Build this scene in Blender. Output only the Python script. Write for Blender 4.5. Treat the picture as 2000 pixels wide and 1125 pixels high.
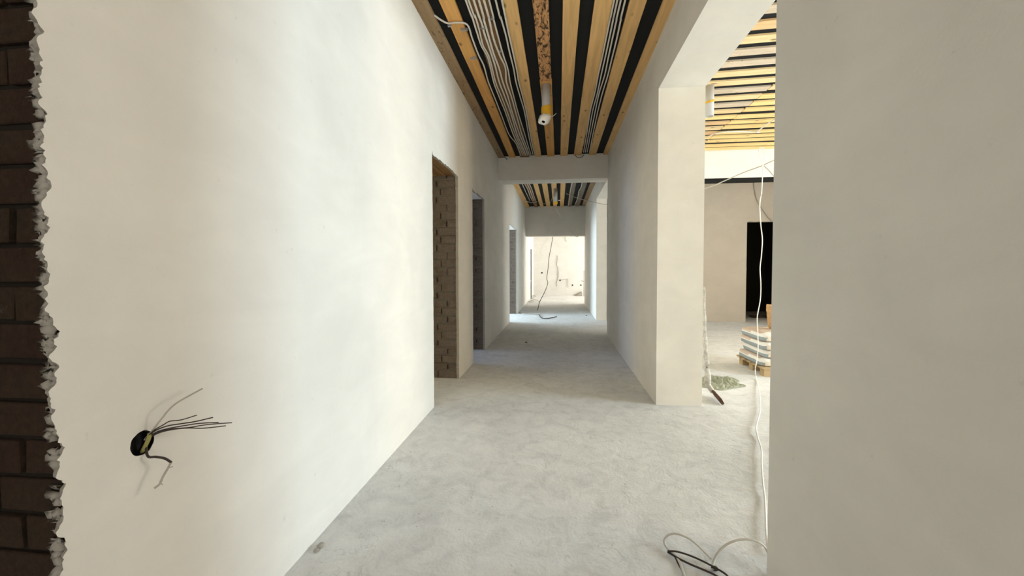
import bpy, bmesh, math, random
from mathutils import Vector, Matrix, noise

for o in list(bpy.data.objects): bpy.data.objects.remove(o, do_unlink=True)
SC = bpy.context.scene
COL = SC.collection
random.seed(7)

# ------------------------------------------------------------------ camera
F, CX, CY, EYE = 800.0, 1000.0, 547.0, 1.4
camd = bpy.data.cameras.new('camera'); cam = bpy.data.objects.new('camera', camd); COL.objects.link(cam)
camd.sensor_width = 36; camd.lens = F/2000*36; camd.shift_y = -(562.5-CY)/2000
camd.clip_start = .02; camd.clip_end = 200
RM = (Matrix.Rotation(math.atan(91/F), 3, 'Z') @ Matrix.Rotation(math.pi/2-math.atan(25/F), 3, 'X')
      @ Matrix.Rotation(math.radians(-.14), 3, 'Z'))
cam.matrix_world = Matrix.Translation((0, 0, EYE)) @ RM.to_4x4()
SC.camera = cam
EYEV = Vector((0, 0, EYE))
def at(px, py, **k):
    """world point seen at a pixel of the 2000x1125 frame, on a plane x=, y= or z="""
    d = RM @ Vector(((px-CX)/F, -(py-CY)/F, -1))
    a, v = list(k.items())[0]; i = 'xyz'.index(a)
    return EYEV + d*((v-EYEV[i])/d[i])

# ------------------------------------------------------------------ world, sun, daylight, exposure
SC.view_settings.view_transform = 'Standard'; SC.view_settings.look = 'None'
SC.view_settings.gamma = 1; SC.view_settings.use_curve_mapping = False
SC.view_settings.exposure = -0.1
# light of each opening: (power, colour)
LIGHT = {
 'sky': (.8, (.62, .78, 1)),
 'R0': (265, (1, .78, .46)), 'R1': (455, (.72, .90, 1)), 'R2': (265, (1, .9, .74)),
 'F1': (410, (1, .96, .87)), 'H1': (66, (1, .96, .88)),
 'L0': (90, (1, .87, .55)), 'L1': (85, (.56, .69, 1)), 'L2': (680, (.66, .84, 1)),
}
W = bpy.data.worlds.new('sky'); SC.world = W; W.use_nodes = True
W.node_tree.nodes['Background'].inputs[0].default_value = (*LIGHT['sky'][1], 1)
W.node_tree.nodes['Background'].inputs[1].default_value = LIGHT['sky'][0]
XR2W, XLW, XFW = 7.0, -6.0, 5.2                      # outer window walls
SILL, HEAD = .85, 2.95
WIN_R = [(-.8, .8), (2.1, 4.1), (5.2, 7.4)]
WIN_F = [(16.6, 19.6)]
WIN_L = [(2.2, 4.6), (6.0, 8.0), (10.1, 13.4)]
REAR_FILL = (-.75, .65)                                   # unseen opening added in the rear wall to brighten the near corridor
def daylight(key, c, w, rot):
    p, col = LIGHT[key]
    if p <= 0: return
    l = bpy.data.lights.new('daylight', 'AREA'); l.shape = 'RECTANGLE'; l.size = HEAD-SILL; l.size_y = w
    l.energy = p; l.color = col
    o = bpy.data.objects.new('daylight', l); COL.objects.link(o); o.location = c; o.rotation_euler = rot
ZW = (SILL+HEAD)/2; Q = math.pi/2
for i, (a, b) in enumerate(WIN_R): daylight('R%d' % i, (XR2W+.28, (a+b)/2, ZW), b-a, (0, Q, 0))
for i, (a, b) in enumerate(WIN_F): daylight('F1', (XFW+.28, (a+b)/2, ZW), b-a, (0, Q, 0))
for i, (a, b) in enumerate(WIN_L): daylight('L%d' % i, (XLW-.28, (a+b)/2, ZW), b-a, (0, -Q, 0))
daylight('H1', (sum(REAR_FILL)/2, -2.6-.28, ZW), REAR_FILL[1]-REAR_FILL[0], (0, Q, -Q))  # lamp added behind the camera to lift the near corridor

# ------------------------------------------------------------------ helpers
def obj(name, bm, mat, parent=None, smooth=False, **props):
    bmesh.ops.recalc_face_normals(bm, faces=bm.faces)
    vs = [v.co for v in bm.verts]
    lo = Vector([min(v[i] for v in vs) for i in range(3)]); hi = Vector([max(v[i] for v in vs) for i in range(3)])
    org = Vector(((lo.x+hi.x)/2, (lo.y+hi.y)/2, lo.z))
    for v in bm.verts: v.co -= org
    me = bpy.data.meshes.new(name); bm.to_mesh(me); bm.free()
    for m in (mat if isinstance(mat, (list, tuple)) else [mat]): me.materials.append(m)
    if smooth:
        for p in me.polygons: p.use_smooth = True
    o = bpy.data.objects.new(name, me); COL.objects.link(o)
    if parent is not None:
        pw = Vector(parent['_w']); o.parent = parent; o.location = org-pw
    else: o.location = org
    o['_w'] = tuple(org)
    for k, v in props.items(): o[k] = v
    return o
def thing(name, label, cat, loc, group=None):
    o = bpy.data.objects.new(name, None); COL.objects.link(o); o.location = loc; o.empty_display_size = .05
    o['label'] = label; o['category'] = cat; o['_w'] = tuple(loc)
    if group: o['group'] = group
    return o
def box(bm, x0, x1, y0, y1, z0, z1, mi=0):
    v = [bm.verts.new((x, y, z)) for x in (x0, x1) for y in (y0, y1) for z in (z0, z1)]
    fs = []
    for f in ((0, 1, 3, 2), (4, 6, 7, 5), (0, 4, 5, 1), (2, 3, 7, 6), (0, 2, 6, 4), (1, 5, 7, 3)):
        fc = bm.faces.new([v[i] for i in f]); fc.material_index = mi; fs.append(fc)
    return v
def boxes(*bs):
    bm = bmesh.new()
    for b in bs: box(bm, *b)
    return bm
def smooth_path(pts, n=6):
    pts = [Vector(p) for p in pts]
    if len(pts) < 3: return pts
    P = [pts[0]*2-pts[1]]+pts+[pts[-1]*2-pts[-2]]; out = []
    for i in range(1, len(P)-2):
        a, b, c, d = P[i-1:i+3]
        for k in range(n):
            t = k/n
            out.append(.5*((2*b)+(c-a)*t+(2*a-5*b+4*c-d)*t*t+(3*b-a-3*c+d)*t**3))
    out.append(pts[-1]); return out
def tube(bm, pts, r, seg=8, n=6, flat=1.0, mi=0):
    """flat < 1 squashes it vertically; r may be a function of t"""
    P = smooth_path(pts, n) if n > 1 else [Vector(p) for p in pts]
    rings = []; up = Vector((0, 0, 1)); prev = None
    for i, p in enumerate(P):
        t = (P[min(i+1, len(P)-1)]-P[max(i-1, 0)]).normalized()
        s = t.cross(up)
        if s.length < .15: s = prev if prev is not None else Vector((1, 0, 0))
        s = (s-t*s.dot(t)).normalized(); prev = s
        u = s.cross(t)
        rr = r(i/(len(P)-1)) if callable(r) else r
        rings.append([bm.verts.new(p+s*math.cos(2*math.pi*k/seg)*rr+u*math.sin(2*math.pi*k/seg)*rr*flat) for k in range(seg)])
    for a, b in zip(rings, rings[1:]):
        for k in range(seg): bm.faces.new((a[k], a[(k+1) % seg], b[(k+1) % seg], b[k])).material_index = mi
    bm.faces.new(rings[0]).material_index = mi; bm.faces.new(rings[-1][::-1]).material_index = mi
def wire(name, label, cat, pts, r, mat, parent=None, group=None, **k):
    bm = bmesh.new(); tube(bm, pts, r, **k)
    pr = {} if parent is not None else dict(label=label, category=cat)
    if group: pr['group'] = group
    return obj(name, bm, mat, parent, True, **pr)
def wall(name, bm, mat, parent=None):
    return obj(name, bm, mat, parent, kind='structure')
def rag(a, s=3., amp=.012):
    return amp*(1.1*noise.noise(Vector((a*4.3, s*7.7, 1.3)))+.8*noise.noise(Vector((a*17, 4.1, s*5.1)))
                +.6*noise.noise(Vector((a*47, 9.1, s*3.3)))+.35*noise.noise(Vector((a*110, 2.1, s))))

# ------------------------------------------------------------------ materials
def nt(name, rough=.9):
    m = bpy.data.materials.new(name); m.use_nodes = True; t = m.node_tree
    b = t.nodes['Principled BSDF']; b.inputs['Roughness'].default_value = rough
    b.inputs['Specular IOR Level'].default_value = .25
    return m, t, b
def flat(name, c, rough=.7, metal=0):
    m, t, b = nt(name, rough); b.inputs['Base Color'].default_value = (*c, 1); b.inputs['Metallic'].default_value = metal
    return m
def noi(t, scale, detail=4, vec=None, dist=0, rough=.55):
    n = t.nodes.new('ShaderNodeTexNoise'); n.inputs['Scale'].default_value = scale
    n.inputs['Detail'].default_value = detail; n.inputs['Distortion'].default_value = dist; n.inputs['Roughness'].default_value = rough
    if vec: t.links.new(vec, n.inputs['Vector'])
    return n.outputs['Fac']
def ramp(t, fac, stops):
    r = t.nodes.new('ShaderNodeValToRGB'); t.links.new(fac, r.inputs[0])
    e = r.color_ramp.elements
    while len(e) < len(stops): e.new(.5)
    for k, (p, c) in enumerate(stops):
        e[k].position = p; e[k].color = (*c, 1) if len(c) == 3 else c
    return r.outputs[0]
def mix(t, fac, a, b, mode='MIX'):
    n = t.nodes.new('ShaderNodeMix'); n.data_type = 'RGBA'; n.blend_type = mode
    for i, v in ((0, fac), (6, a), (7, b)):
        if hasattr(v, 'is_output'): t.links.new(v, n.inputs[i])
        elif i: n.inputs[i].default_value = (*v, 1)
        else: n.inputs[0].default_value = v
    return n.outputs[2]
def bump(t, b, h, strength, dist=.01, prev=None):
    n = t.nodes.new('ShaderNodeBump'); n.inputs['Strength'].default_value = strength; n.inputs['Distance'].default_value = dist
    t.links.new(h, n.inputs['Height'])
    if prev: t.links.new(prev, n.inputs['Normal'])
    t.links.new(n.outputs[0], b.inputs['Normal']); return n.outputs[0]
def pos(t, scale=(1, 1, 1)):
    g = t.nodes.new('ShaderNodeNewGeometry'); m = t.nodes.new('ShaderNodeMapping'); m.inputs['Scale'].default_value = scale
    t.links.new(g.outputs['Position'], m.inputs['Vector']); return m.outputs[0]
def gray(v): return (v, v, v)

def plaster(name, c, spots=True):
    m, t, b = nt(name, .93)
    p = pos(t)
    lo = tuple(x*.93 for x in c); hi = tuple(min(1, x*1.03) for x in c)
    col = ramp(t, noi(t, 1.7, 6, p, .4), [(.3, lo), (.72, hi)])
    streak = ramp(t, noi(t, 3, 4, pos(t, (1, .5, 1.6)), .8), [(.35, gray(.96)), (.65, gray(1))])
    col = mix(t, 1, col, streak, 'MULTIPLY')
    if spots:
        sp = ramp(t, noi(t, 22, 3, p), [(.70, gray(1)), (.78, gray(.80))])
        col = mix(t, .5, col, sp, 'MULTIPLY')
    t.links.new(col, b.inputs['Base Color'])
    n = bump(t, b, noi(t, 2.2, 3, p), .25, .02); bump(t, b, noi(t, 70, 3, p), .12, .004, n)
    return m
M_PL = plaster('plaster_warm_white', (.84, .825, .785))
M_PLR = plaster('plaster_grey_white', (.81, .775, .705))
M_MORTAR = plaster('rough_mortar', (.36, .335, .29))
M_PLB = plaster('beige_base_plaster', (.56, .50, .42))

def floor_mat():
    m, t, b = nt('concrete_floor', .85)
    p = pos(t)
    c = ramp(t, noi(t, .9, 7, p, .6), [(.28, (.65, .655, .65)), (.5, (.735, .74, .735)), (.75, (.80, .805, .80))])
    c = mix(t, 1, c, ramp(t, noi(t, 6.5, 8, p, .8, .68), [(.32, gray(.82)), (.5, gray(.96)), (.7, gray(1.05))]), 'MULTIPLY')
    v = t.nodes.new('ShaderNodeTexVoronoi'); v.feature = 'DISTANCE_TO_EDGE'; v.inputs['Scale'].default_value = 1.1
    w = t.nodes.new('ShaderNodeVectorMath'); w.operation = 'ADD'
    nz = t.nodes.new('ShaderNodeTexNoise'); nz.inputs['Scale'].default_value = 3.5; nz.inputs['Detail'].default_value = 5
    t.links.new(p, nz.inputs['Vector']); t.links.new(p, w.inputs[0]); t.links.new(nz.outputs['Color'], w.inputs[1])
    t.links.new(w.outputs[0], v.inputs['Vector'])
    crack = ramp(t, v.outputs['Distance'], [(0, gray(.62)), (.006, gray(1))])
    gate = ramp(t, noi(t, 1.4, 2, p), [(.5, gray(0)), (.6, gray(.55))])
    cm = mix(t, gate, (1, 1, 1), crack)
    c = mix(t, 1, c, cm, 'MULTIPLY')
    # scuffs and crumbs
    scuff = ramp(t, noi(t, 26, 5, pos(t, (1, .55, 1)), 1.2, .65), [(.60, gray(1)), (.68, gray(.70))])
    gate2 = ramp(t, noi(t, 2.3, 3, p), [(.42, gray(0)), (.62, gray(1))])
    c = mix(t, gate2, c, mix(t, 1, c, scuff, 'MULTIPLY'))
    vs_ = t.nodes.new('ShaderNodeTexVoronoi'); vs_.inputs['Scale'].default_value = 15; vs_.inputs['Randomness'].default_value = 1
    t.links.new(p, vs_.inputs['Vector'])
    spk = ramp(t, vs_.outputs['Distance'], [(.035, gray(.42)), (.075, gray(1))])
    rnd_ = ramp(t, noi(t, 7, 1, p), [(.48, gray(0)), (.56, gray(1))])
    c = mix(t, rnd_, c, mix(t, 1, c, spk, 'MULTIPLY'))
    dust = ramp(t, noi(t, 24, 3, p, .5), [(.66, gray(0)), (.76, gray(.5))])
    c = mix(t, dust, c, (.80, .78, .74))
    t.links.new(c, b.inputs['Base Color'])
    n = bump(t, b, noi(t, 6, 7, p, .7, .6), .45, .02); bump(t, b, noi(t, 60, 5, p), .5, .006, n)
    return m
M_FLOOR = floor_mat()

def wood(name, c, dark, grain=1., dirt=0., axis='y'):
    m, t, b = nt(name, .8)
    oi = t.nodes.new('ShaderNodeObjectInfo')
    g = t.nodes.new('ShaderNodeNewGeometry'); ad = t.nodes.new('ShaderNodeVectorMath'); ad.operation = 'ADD'
    sc = t.nodes.new('ShaderNodeVectorMath'); sc.operation = 'SCALE'; sc.inputs[0].default_value = (13.7, 9.1, 5.3)
    t.links.new(oi.outputs['Random'], sc.inputs['Scale'])
    t.links.new(g.outputs['Position'], ad.inputs[0]); t.links.new(sc.outputs[0], ad.inputs[1])
    mp = t.nodes.new('ShaderNodeMapping'); t.links.new(ad.outputs[0], mp.inputs[0])
    mp.inputs['Scale'].default_value = (14, .9, 14) if axis == 'y' else (.9, 14, 14)
    col = ramp(t, noi(t, 1.6, 6, mp.outputs[0], .8), [(.3, tuple(x*.80 for x in c)), (.55, c), (.75, tuple(min(1, x*1.12) for x in c))])
    mp2 = t.nodes.new('ShaderNodeMapping'); t.links.new(ad.outputs[0], mp2.inputs[0])
    mp2.inputs['Scale'].default_value = (9, 4.2, 9) if axis == 'y' else (4.2, 9, 9)
    v = t.nodes.new('ShaderNodeTexVoronoi'); v.inputs['Scale'].default_value = .75; t.links.new(mp2.outputs[0], v.inputs['Vector'])
    kn = ramp(t, v.outputs['Distance'], [(.06, gray(.35)), (.15, gray(1))])
    col = mix(t, 1, col, kn, 'MULTIPLY')
    if dirt:
        mp3 = t.nodes.new('ShaderNodeMapping'); t.links.new(ad.outputs[0], mp3.inputs[0])
        mp3.inputs['Scale'].default_value = (26, 9, 26) if axis == 'y' else (9, 26, 26)
        d = ramp(t, noi(t, 1, 5, mp3.outputs[0], .8, .7), [(.74-.27*dirt, gray(1)), (.82-.25*dirt, gray(0))])
        col = mix(t, d, dark, col)
        # patches of dirt over the clean grain
    t.links.new(col, b.inputs['Base Color'])
    bump(t, b, noi(t, 2.5, 6, mp.outputs[0]), .35, .004)
    return m
DK = (.05, .028, .015)
WY = {k: wood('wood_'+k, c, DK, dirt=d) for k, c, d in (
    ('pale', (.77, .48, .20), .2), ('orange', (.72, .38, .12), .25), ('brown', (.26, .14, .06), .5),
    ('mottled', (.62, .33, .14), 1.0), ('grey', (.36, .24, .13), .62), ('weathered', (.24, .20, .15), .6))}
WX = {k: wood('lath_'+k, c, (.16, .10, .05), dirt=d, axis='x') for k, c, d in (
    ('pale', (.78, .59, .33), .2), ('yellow', (.87, .63, .28), .1), ('orange', (.70, .47, .25), .2), ('grey', (.60, .50, .38), .5))}
M_DECK = flat('black_roofing_felt', (.008, .0085, .009), .9)

def brick_mat(name, c1, c2, c3, chalk=.30):
    m, t, b = nt(name, .95)
    p = pos(t); oi = None
    col = ramp(t, noi(t, 5, 3, pos(t, (1, 1, 2))), [(.3, c1), (.5, c2), (.7, c3)])
    col = mix(t, 1, col, ramp(t, noi(t, 60, 5, p), [(.3, gray(.72)), (.7, gray(1.15))]), 'MULTIPLY')
    w = ramp(t, noi(t, 11, 6, p, .6, .7), [(.66, gray(0)), (.74, gray(.75))])
    col = mix(t, w, col, (chalk, chalk*.95, chalk*.85))
    t.links.new(col, b.inputs['Base Color'])
    bump(t, b, noi(t, 50, 6, p), .8, .006)
    return m
M_BR = brick_mat('grey_brown_brick', (.12, .094, .074), (.165, .132, .108), (.14, .12, .102))
M_BRD = brick_mat('shaded_red_brown_brick', (.030, .015, .009), (.034, .020, .012), (.024, .018, .010), .12)  # near-end bricks, coloured darker to stand for the shade there
M_JOINT = flat('brick_joint_mortar', (.20, .18, .15), .95)
M_JOINTD = flat('shaded_brick_joint', (.016, .012, .008), .95)  # joint mortar darkened for the same near-end shade
M_HOLE = flat('hollow_shade', (.006, .006, .006), 1)  # black standing in for the shade inside holes

M_CABW = flat('white_cable_sheath', (.70, .645, .56), .5)
M_CABB = flat('bright_white_cable_sheath', (.86, .83, .78), .45)
M_CABG = flat('grey_cable_sheath', (.42, .39, .34), .35)
M_CABD = flat('dark_cable_sheath', (.045, .035, .03), .5)
M_PIPE = flat('grey_plastic_pipe', (.50, .49, .47), .4)
M_TAPE = flat('yellow_tape', (.75, .42, .03), .5)
M_STEEL = flat('zinc_clip', (.5, .5, .5), .4, .8)
def wrap_mat():
    m, t, b = nt('white_plastic_film', .35); b.inputs['Base Color'].default_value = (.88, .87, .85, 1)
    bump(t, b, noi(t, 40, 4, pos(t), 1), .6, .006); return m
M_WRAP = wrap_mat()

# ------------------------------------------------------------------ the setting
XL, XR, XR2, H = -1.24, .985, 1.43, 3.66
Y0, YB1, YB1B, YC1, YC2, YB2, YB2B, YF = -2.6, 8.47, 8.88, 4.26, 10.95, 15.5, 15.9, 20.4
YN = 1.945
wall('floor', boxes((XLW-.3, XR2W+.3, Y0-.3, YF+.3, -.2, 0)), M_FLOOR)

def ceiling_deck(name, x0, x1, y0, y1, z=.028):
    return wall(name, boxes((x0, x1, y0, y1, H+z, H+.2)), M_DECK)
ce1 = ceiling_deck('ceiling', XL-.04, XR+.02, Y0, YB1)
ce2 = ceiling_deck('ceiling.001', XL-.04, XR+.02, YB1B, YB2)
ce3 = ceiling_deck('ceiling.002', XR2-.02, XR2W+.3, Y0, YB1, .021)
wall('ceiling.003', boxes((XL-.3, XFW+.3, YB2B, YF+.3, H, H+.2), (XR+.02, XR2W+.3, YC2+.2, YB2B, H, H+.2),
     (XR2-.02, XR2W+.3, YB1B, YC2+.2, H+.03, H+.2), (XLW-.3, XL-.04, Y0, YF+.3, H, H+.2), (XR+.02, XR2-.02, Y0, YC2+.2, H, H+.2)), M_PLR)

def board(parent, x0a, x1a, y0, y1, mat, x0b=None, x1b=None, thick=.026, seg=24, edge=.004):
    """a sawn board whose long edges wander a little"""
    x0b = x0a if x0b is None else x0b; x1b = x1a if x1b is None else x1b
    bm = bmesh.new(); rows = []
    s = random.random()*50
    for i in range(seg+1):
        t = i/seg; y = y0+(y1-y0)*t
        a = x0a+(x0b-x0a)*t+noise.noise(Vector((y*1.7, s, 0)))*edge; c = x1a+(x1b-x1a)*t+noise.noise(Vector((y*1.7, s, 9)))*edge
        rows.append([bm.verts.new(q) for q in ((a, y, H), (c, y, H), (c, y, H+thick), (a, y, H+thick))])
    for p, q in zip(rows, rows[1:]):
        for k in range(4): bm.faces.new((p[k], p[(k+1) % 4], q[(k+1) % 4], q[k]))
    bm.faces.new(rows[0]); bm.faces.new(rows[-1][::-1])
    return obj('board', bm, mat, parent)
NEAR = [(-1.275, -1.115, 'grey'), (-1.01, -.88, 'orange'), (-.785, -.60, 'brown'), (-.475, -.355, 'pale'), (-.225, -.09, 'mottled'),
        (.035, .178, 'pale'), (.305, .455, 'pale'), (.60, .742, 'pale'), (.885, 1.03, 'grey')]
for a, b, k in NEAR:
    if k == 'mottled':
        board(ce1, a, b, -2.5, 5.06, WY['mottled']); board(ce1, a-.005, b+.005, 5.07, YB1+.01, WY['orange'])
    elif k == 'grey' and a > 0: board(ce1, a, b, -2.5, YB1+.01, WY['pale'])
    else: board(ce1, a, b, -2.5, YB1+.01, WY[k])
MID = [(-1.27, -1.09, 'pale'), (-.90, -.78, 'brown'), (-.69, -.565, 'pale'), (-.455, -.31, 'pale'), (-.2, -.06, 'pale'),
       (.05, .185, 'pale'), (.33, .47, 'weathered'), (.62, .76, 'weathered'), (.85, 1.0, 'grey')]
for a, b, k in MID: board(ce2, a, b, YB1B-.01, YB2+.01, WY[k])

def lath(x0, x1, y, slope, mat, w=.134):
    bm = bmesh.new(); s = random.random()*40; n = 10; rows = []
    for i in range(n+1):
        x = x0+(x1-x0)*i/n; yc = y+(x-2.65)*slope
        j = noise.noise(Vector((x, s, 0)))*.01
        rows.append([bm.verts.new(q) for q in ((x, yc-w/2+j, H), (x, yc+w/2-j, H), (x, yc+w/2-j, H+.02), (x, yc-w/2+j, H+.02))])
    for p, q in zip(rows, rows[1:]):
        for k in range(4): bm.faces.new((p[k], p[(k+1) % 4], q[(k+1) % 4], q[k]))
    bm.faces.new(rows[0]); bm.faces.new(rows[-1][::-1])
    obj('board', bm, mat, ce3)
LK = ['orange', 'yellow', 'pale', 'grey', 'pale', 'pale', 'orange', 'grey', 'grey', 'pale', 'yellow', 'orange']
for k in range(25):
    y = 8.36-.25*k; sl = -.058*min(1, k/12)
    lath(XR2-.01, 2.65, y, sl, WX[(['yellow', 'orange', 'pale', 'yellow', 'orange', 'pale', 'orange', 'yellow', 'pale', 'grey', 'pale', 'grey', 'pale', 'pale', 'grey', 'grey', 'pale', 'orange', 'grey', 'orange']+['pale', 'grey']*4)[k]])
    lath(2.66, 6.9, y+.02*math.sin(k*2.1), sl*.9, WX['yellow' if k < 10 else LK[(k*7) % 12]])

# left wall: brick core, ragged plaster coat, brick jambs
DOORS = [(3.96, 5.0, 2.53), (5.86, 6.815, 2.53), (10.36, 12.2, 2.51)]
PT = .032; XC = XL-PT; XB = -1.66
bm = bmesh.new()
yy = 1.0
for (a, b, h) in DOORS:
    box(bm, XB, XC, yy, a-.026, 0, H); box(bm, XB, XC, a-.026, b+.026, h+.03, H); yy = b+.026
box(bm, XB, XC, yy, YF+.3, 0, H)
wl = wall('wall_left', bm, M_JOINT)
obj('brick_core', boxes((XB, XC, .913, 1.0, 0, H)), M_JOINTD, wl)
def vedge(y, z0, z1, s, amp=.009, step=.022, f=None):
    n = max(2, int(abs(z1-z0)/step)); out = []
    for i in range(n+1):
        z = z0+(z1-z0)*i/n
        out.append((y+(f(z) if f else 0)+rag(z, s, amp), z))
    return out
def coat(bm, poly, x0=XC, x1=None):
    x1 = XL if x1 is None else x1
    a = [bm.verts.new((x1, y, z)) for y, z in poly]; b = [bm.verts.new((x0, y, z)) for y, z in poly]
    bm.faces.new(a); bm.faces.new(b[::-1])
    for i in range(len(a)):
        j = (i+1) % len(a); bm.faces.new((a[i], b[i], b[j], a[j])).material_index = 1
bm = bmesh.new()
lean = lambda z: -.013*(z-1.2) if z > 1.2 else -.02*(z-1.2)*.5
YS, ZA, ZB, YH = 1.17, .786, .966, .99        # square left out for the socket hole
def strip(bm, rows, x0=None, x1=None):
    """rows of ((y, z), (y, z)): front face at x1, back at x0, closed all round"""
    x0 = XC if x0 is None else x0; x1 = XL if x1 is None else x1
    vr = [[bm.verts.new(q) for q in ((x1, *p), (x1, *r), (x0, *r), (x0, *p))] for p, r in rows]
    for p, q in zip(vr, vr[1:]):
        for k in range(4): bm.faces.new((p[k], p[(k+1) % 4], q[(k+1) % 4], q[k])).material_index = 1 if k in (1, 3) else 0
    bm.faces.new(vr[0]).material_index = 1; bm.faces.new(vr[-1][::-1]).material_index = 1
def near(z0, z1, yr):
    """the broken near end: the arris wanders and the mortar spills raggedly over the bricks behind"""
    vr = []
    for y, z in vedge(.868, z0, z1, 2.2, .022, .006, lean):
        spill = .5*noise.noise(Vector((z*5, 1, 7)))+.5*noise.noise(Vector((z*23, 4, 7)))+.35*noise.noise(Vector((z*70, 8, 7)))
        xb = XC+.004-.038*spill; yb = y+.020+.02*noise.noise(Vector((z*31, 6, 2)))
        xm = (XL+xb)/2+.006*noise.noise(Vector((z*60, 3, 2))); ym = y+.007+.012*noise.noise(Vector((z*45, 2, 9)))
        vr.append([bm.verts.new(q) for q in ((XL, y, z), (XL, yr, z), (XC, yr, z), (xb, yb+.03, z), (xb, yb, z), (xm, ym, z))])
    for p, q in zip(vr, vr[1:]):
        for k in range(6): bm.faces.new((p[k], p[(k+1) % 6], q[(k+1) % 6], q[k])).material_index = 0 if k == 0 else 1
    bm.faces.new(vr[0]).material_index = 1; bm.faces.new(vr[-1][::-1]).material_index = 1
near(0, ZA, YS); near(ZA, ZB, YH); near(ZB, H+.02, YS)
HC = Vector((0, 1.08, .876)); HR = .036
ring = []; N = 32
for k in range(N):
    an = 2*math.pi*k/N+math.pi/4
    c, s = math.cos(an), math.sin(an); q = .09/max(abs(c), abs(s)); rr = HR*(1+.08*noise.noise(Vector((c*2, s*2, 3))))
    ring.append((bm.verts.new((XL, HC.y+c*q, HC.z+s*q)), bm.verts.new((XL, HC.y+c*rr, HC.z+s*rr)), bm.verts.new((XC+.002, HC.y+c*rr, HC.z+s*rr))))
for k in range(N):
    a, b = ring[k], ring[(k+1) % N]
    bm.faces.new((a[0], b[0], b[1], a[1])); bm.faces.new((a[1], b[1], b[2], a[2])).material_index = 1
# piers between the doorways, then the band over them
ZT_ = 2.56; yl = None
for i in range(4):
    zs = [ZT_*j/110 for j in range(111)]
    L_ = (lambda z: YS) if i == 0 else (lambda z, i=i: DOORS[i-1][1]+rag(z, 11+i, .011))
    R_ = (lambda z: YF+.02) if i == 3 else (lambda z, i=i: DOORS[i][0]+rag(z, 5+i, .006 if i else .004))
    strip(bm, [((L_(z), z), (R_(z), z)) for z in zs])
ys = [YS+(YF+.02-YS)*j/760 for j in range(761)]
def zlow(y):
    for i, (a, b, h) in enumerate(DOORS):
        if a+.004 < y < b-.004: return min(ZT_, h+rag(y, 8+i, .016))
    return ZT_
strip(bm, [((y, zlow(y)), (y, H+.02)) for y in ys])
pl = obj('plaster_coat', bm, [M_PL, M_MORTAR], wl)

def brick_jamb(yface, ydir, h, mats, course=.10, start=0., seed=0, x0=XB, x1=XC+.004, holes=True):
    """courses of bricks on the reveal of an opening; ydir is the side the reveal looks to"""
    rnd = random.Random(seed); bm = bmesh.new(); z = start; r = 0
    while z < h-.02:
        zt = min(z+course-.011, h)
        L = x1-x0
        cuts = [0, .12, .37*L/.37] if r % 2 else [0, .25, L]
        cuts = [0, .5*L, L] if r % 3 == 2 else cuts
        for a, b in zip(cuts, cuts[1:]):
            if b-a < .03: continue
            p = yface+ydir*(rnd.uniform(-.004, .006))
            xa = x1-b+.006; xb = x1-a-.006
            y0, y1 = sorted((p, p-ydir*.05))
            vs = box(bm, xa, xb, y0, y1, z+rnd.uniform(0, .003), zt-rnd.uniform(0, .003), 0)
            for v in vs:
                v.co += Vector((rnd.uniform(-.003, .003), rnd.uniform(-.003, .003), rnd.uniform(-.002, .002)))
        if holes and rnd.random() < .6:   # open end joint, its shade a black block
            xm = x1-cuts[1]; zz = z+.02
            y0, y1 = sorted((yface+ydir*.0075, yface-ydir*.03)); box(bm, xm-.008, xm+.008, y0, y1, zz, zt-.02, 1)
        z += course; r += 1
    bmesh.ops.bevel(bm, geom=[e for e in bm.edges if e.calc_length() > .03], offset=.003, segments=1, affect='EDGES')
    return obj('brick_reveal', bm, mats, wl)
for i, (a, b, h) in enumerate(DOORS):
    brick_jamb(b+.012, -1, h+.02, [M_BR, M_HOLE], seed=i+3)
    brick_jamb(a-.012, 1, h+.02, [M_BR, M_HOLE], seed=i+13)
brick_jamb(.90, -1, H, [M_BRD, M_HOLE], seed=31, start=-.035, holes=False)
# rough lumps of mortar along the broken near edge
bm = bmesh.new(); rnd = random.Random(5)
for k in range(420):
    z = rnd.uniform(.2, 3.2) if k % 3 else rnd.gauss(1.45, .22); s = rnd.uniform(.004, .014)
    r = bmesh.ops.create_icosphere(bm, subdivisions=1, radius=s)
    for v in r['verts']: v.co = Vector((v.co.x*rnd.uniform(.8, 1.5), v.co.y, v.co.z*rnd.uniform(.8, 1.7)))+Vector((XC-abs(rnd.gauss(0, .018))+.012, .890, z))
obj('mortar_lumps', bm, M_MORTAR, wl, True)
# lintels over the doorways
for (a, b, h), mt in zip(DOORS, (WY['brown'], M_PLR, M_PLR)):
    bm = bmesh.new()
    if mt is M_PLR: box(bm, XB, XC, a, b, h+.012, h+.06)
    else:
        n = 7
        for j in range(n):
            x = XB+(XC-XB)*j/n; box(bm, x+.004, x+.05, a, b, h+.005+.006*(j % 2), h+.06)
    obj('lintel', bm, mt, wl)

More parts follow.
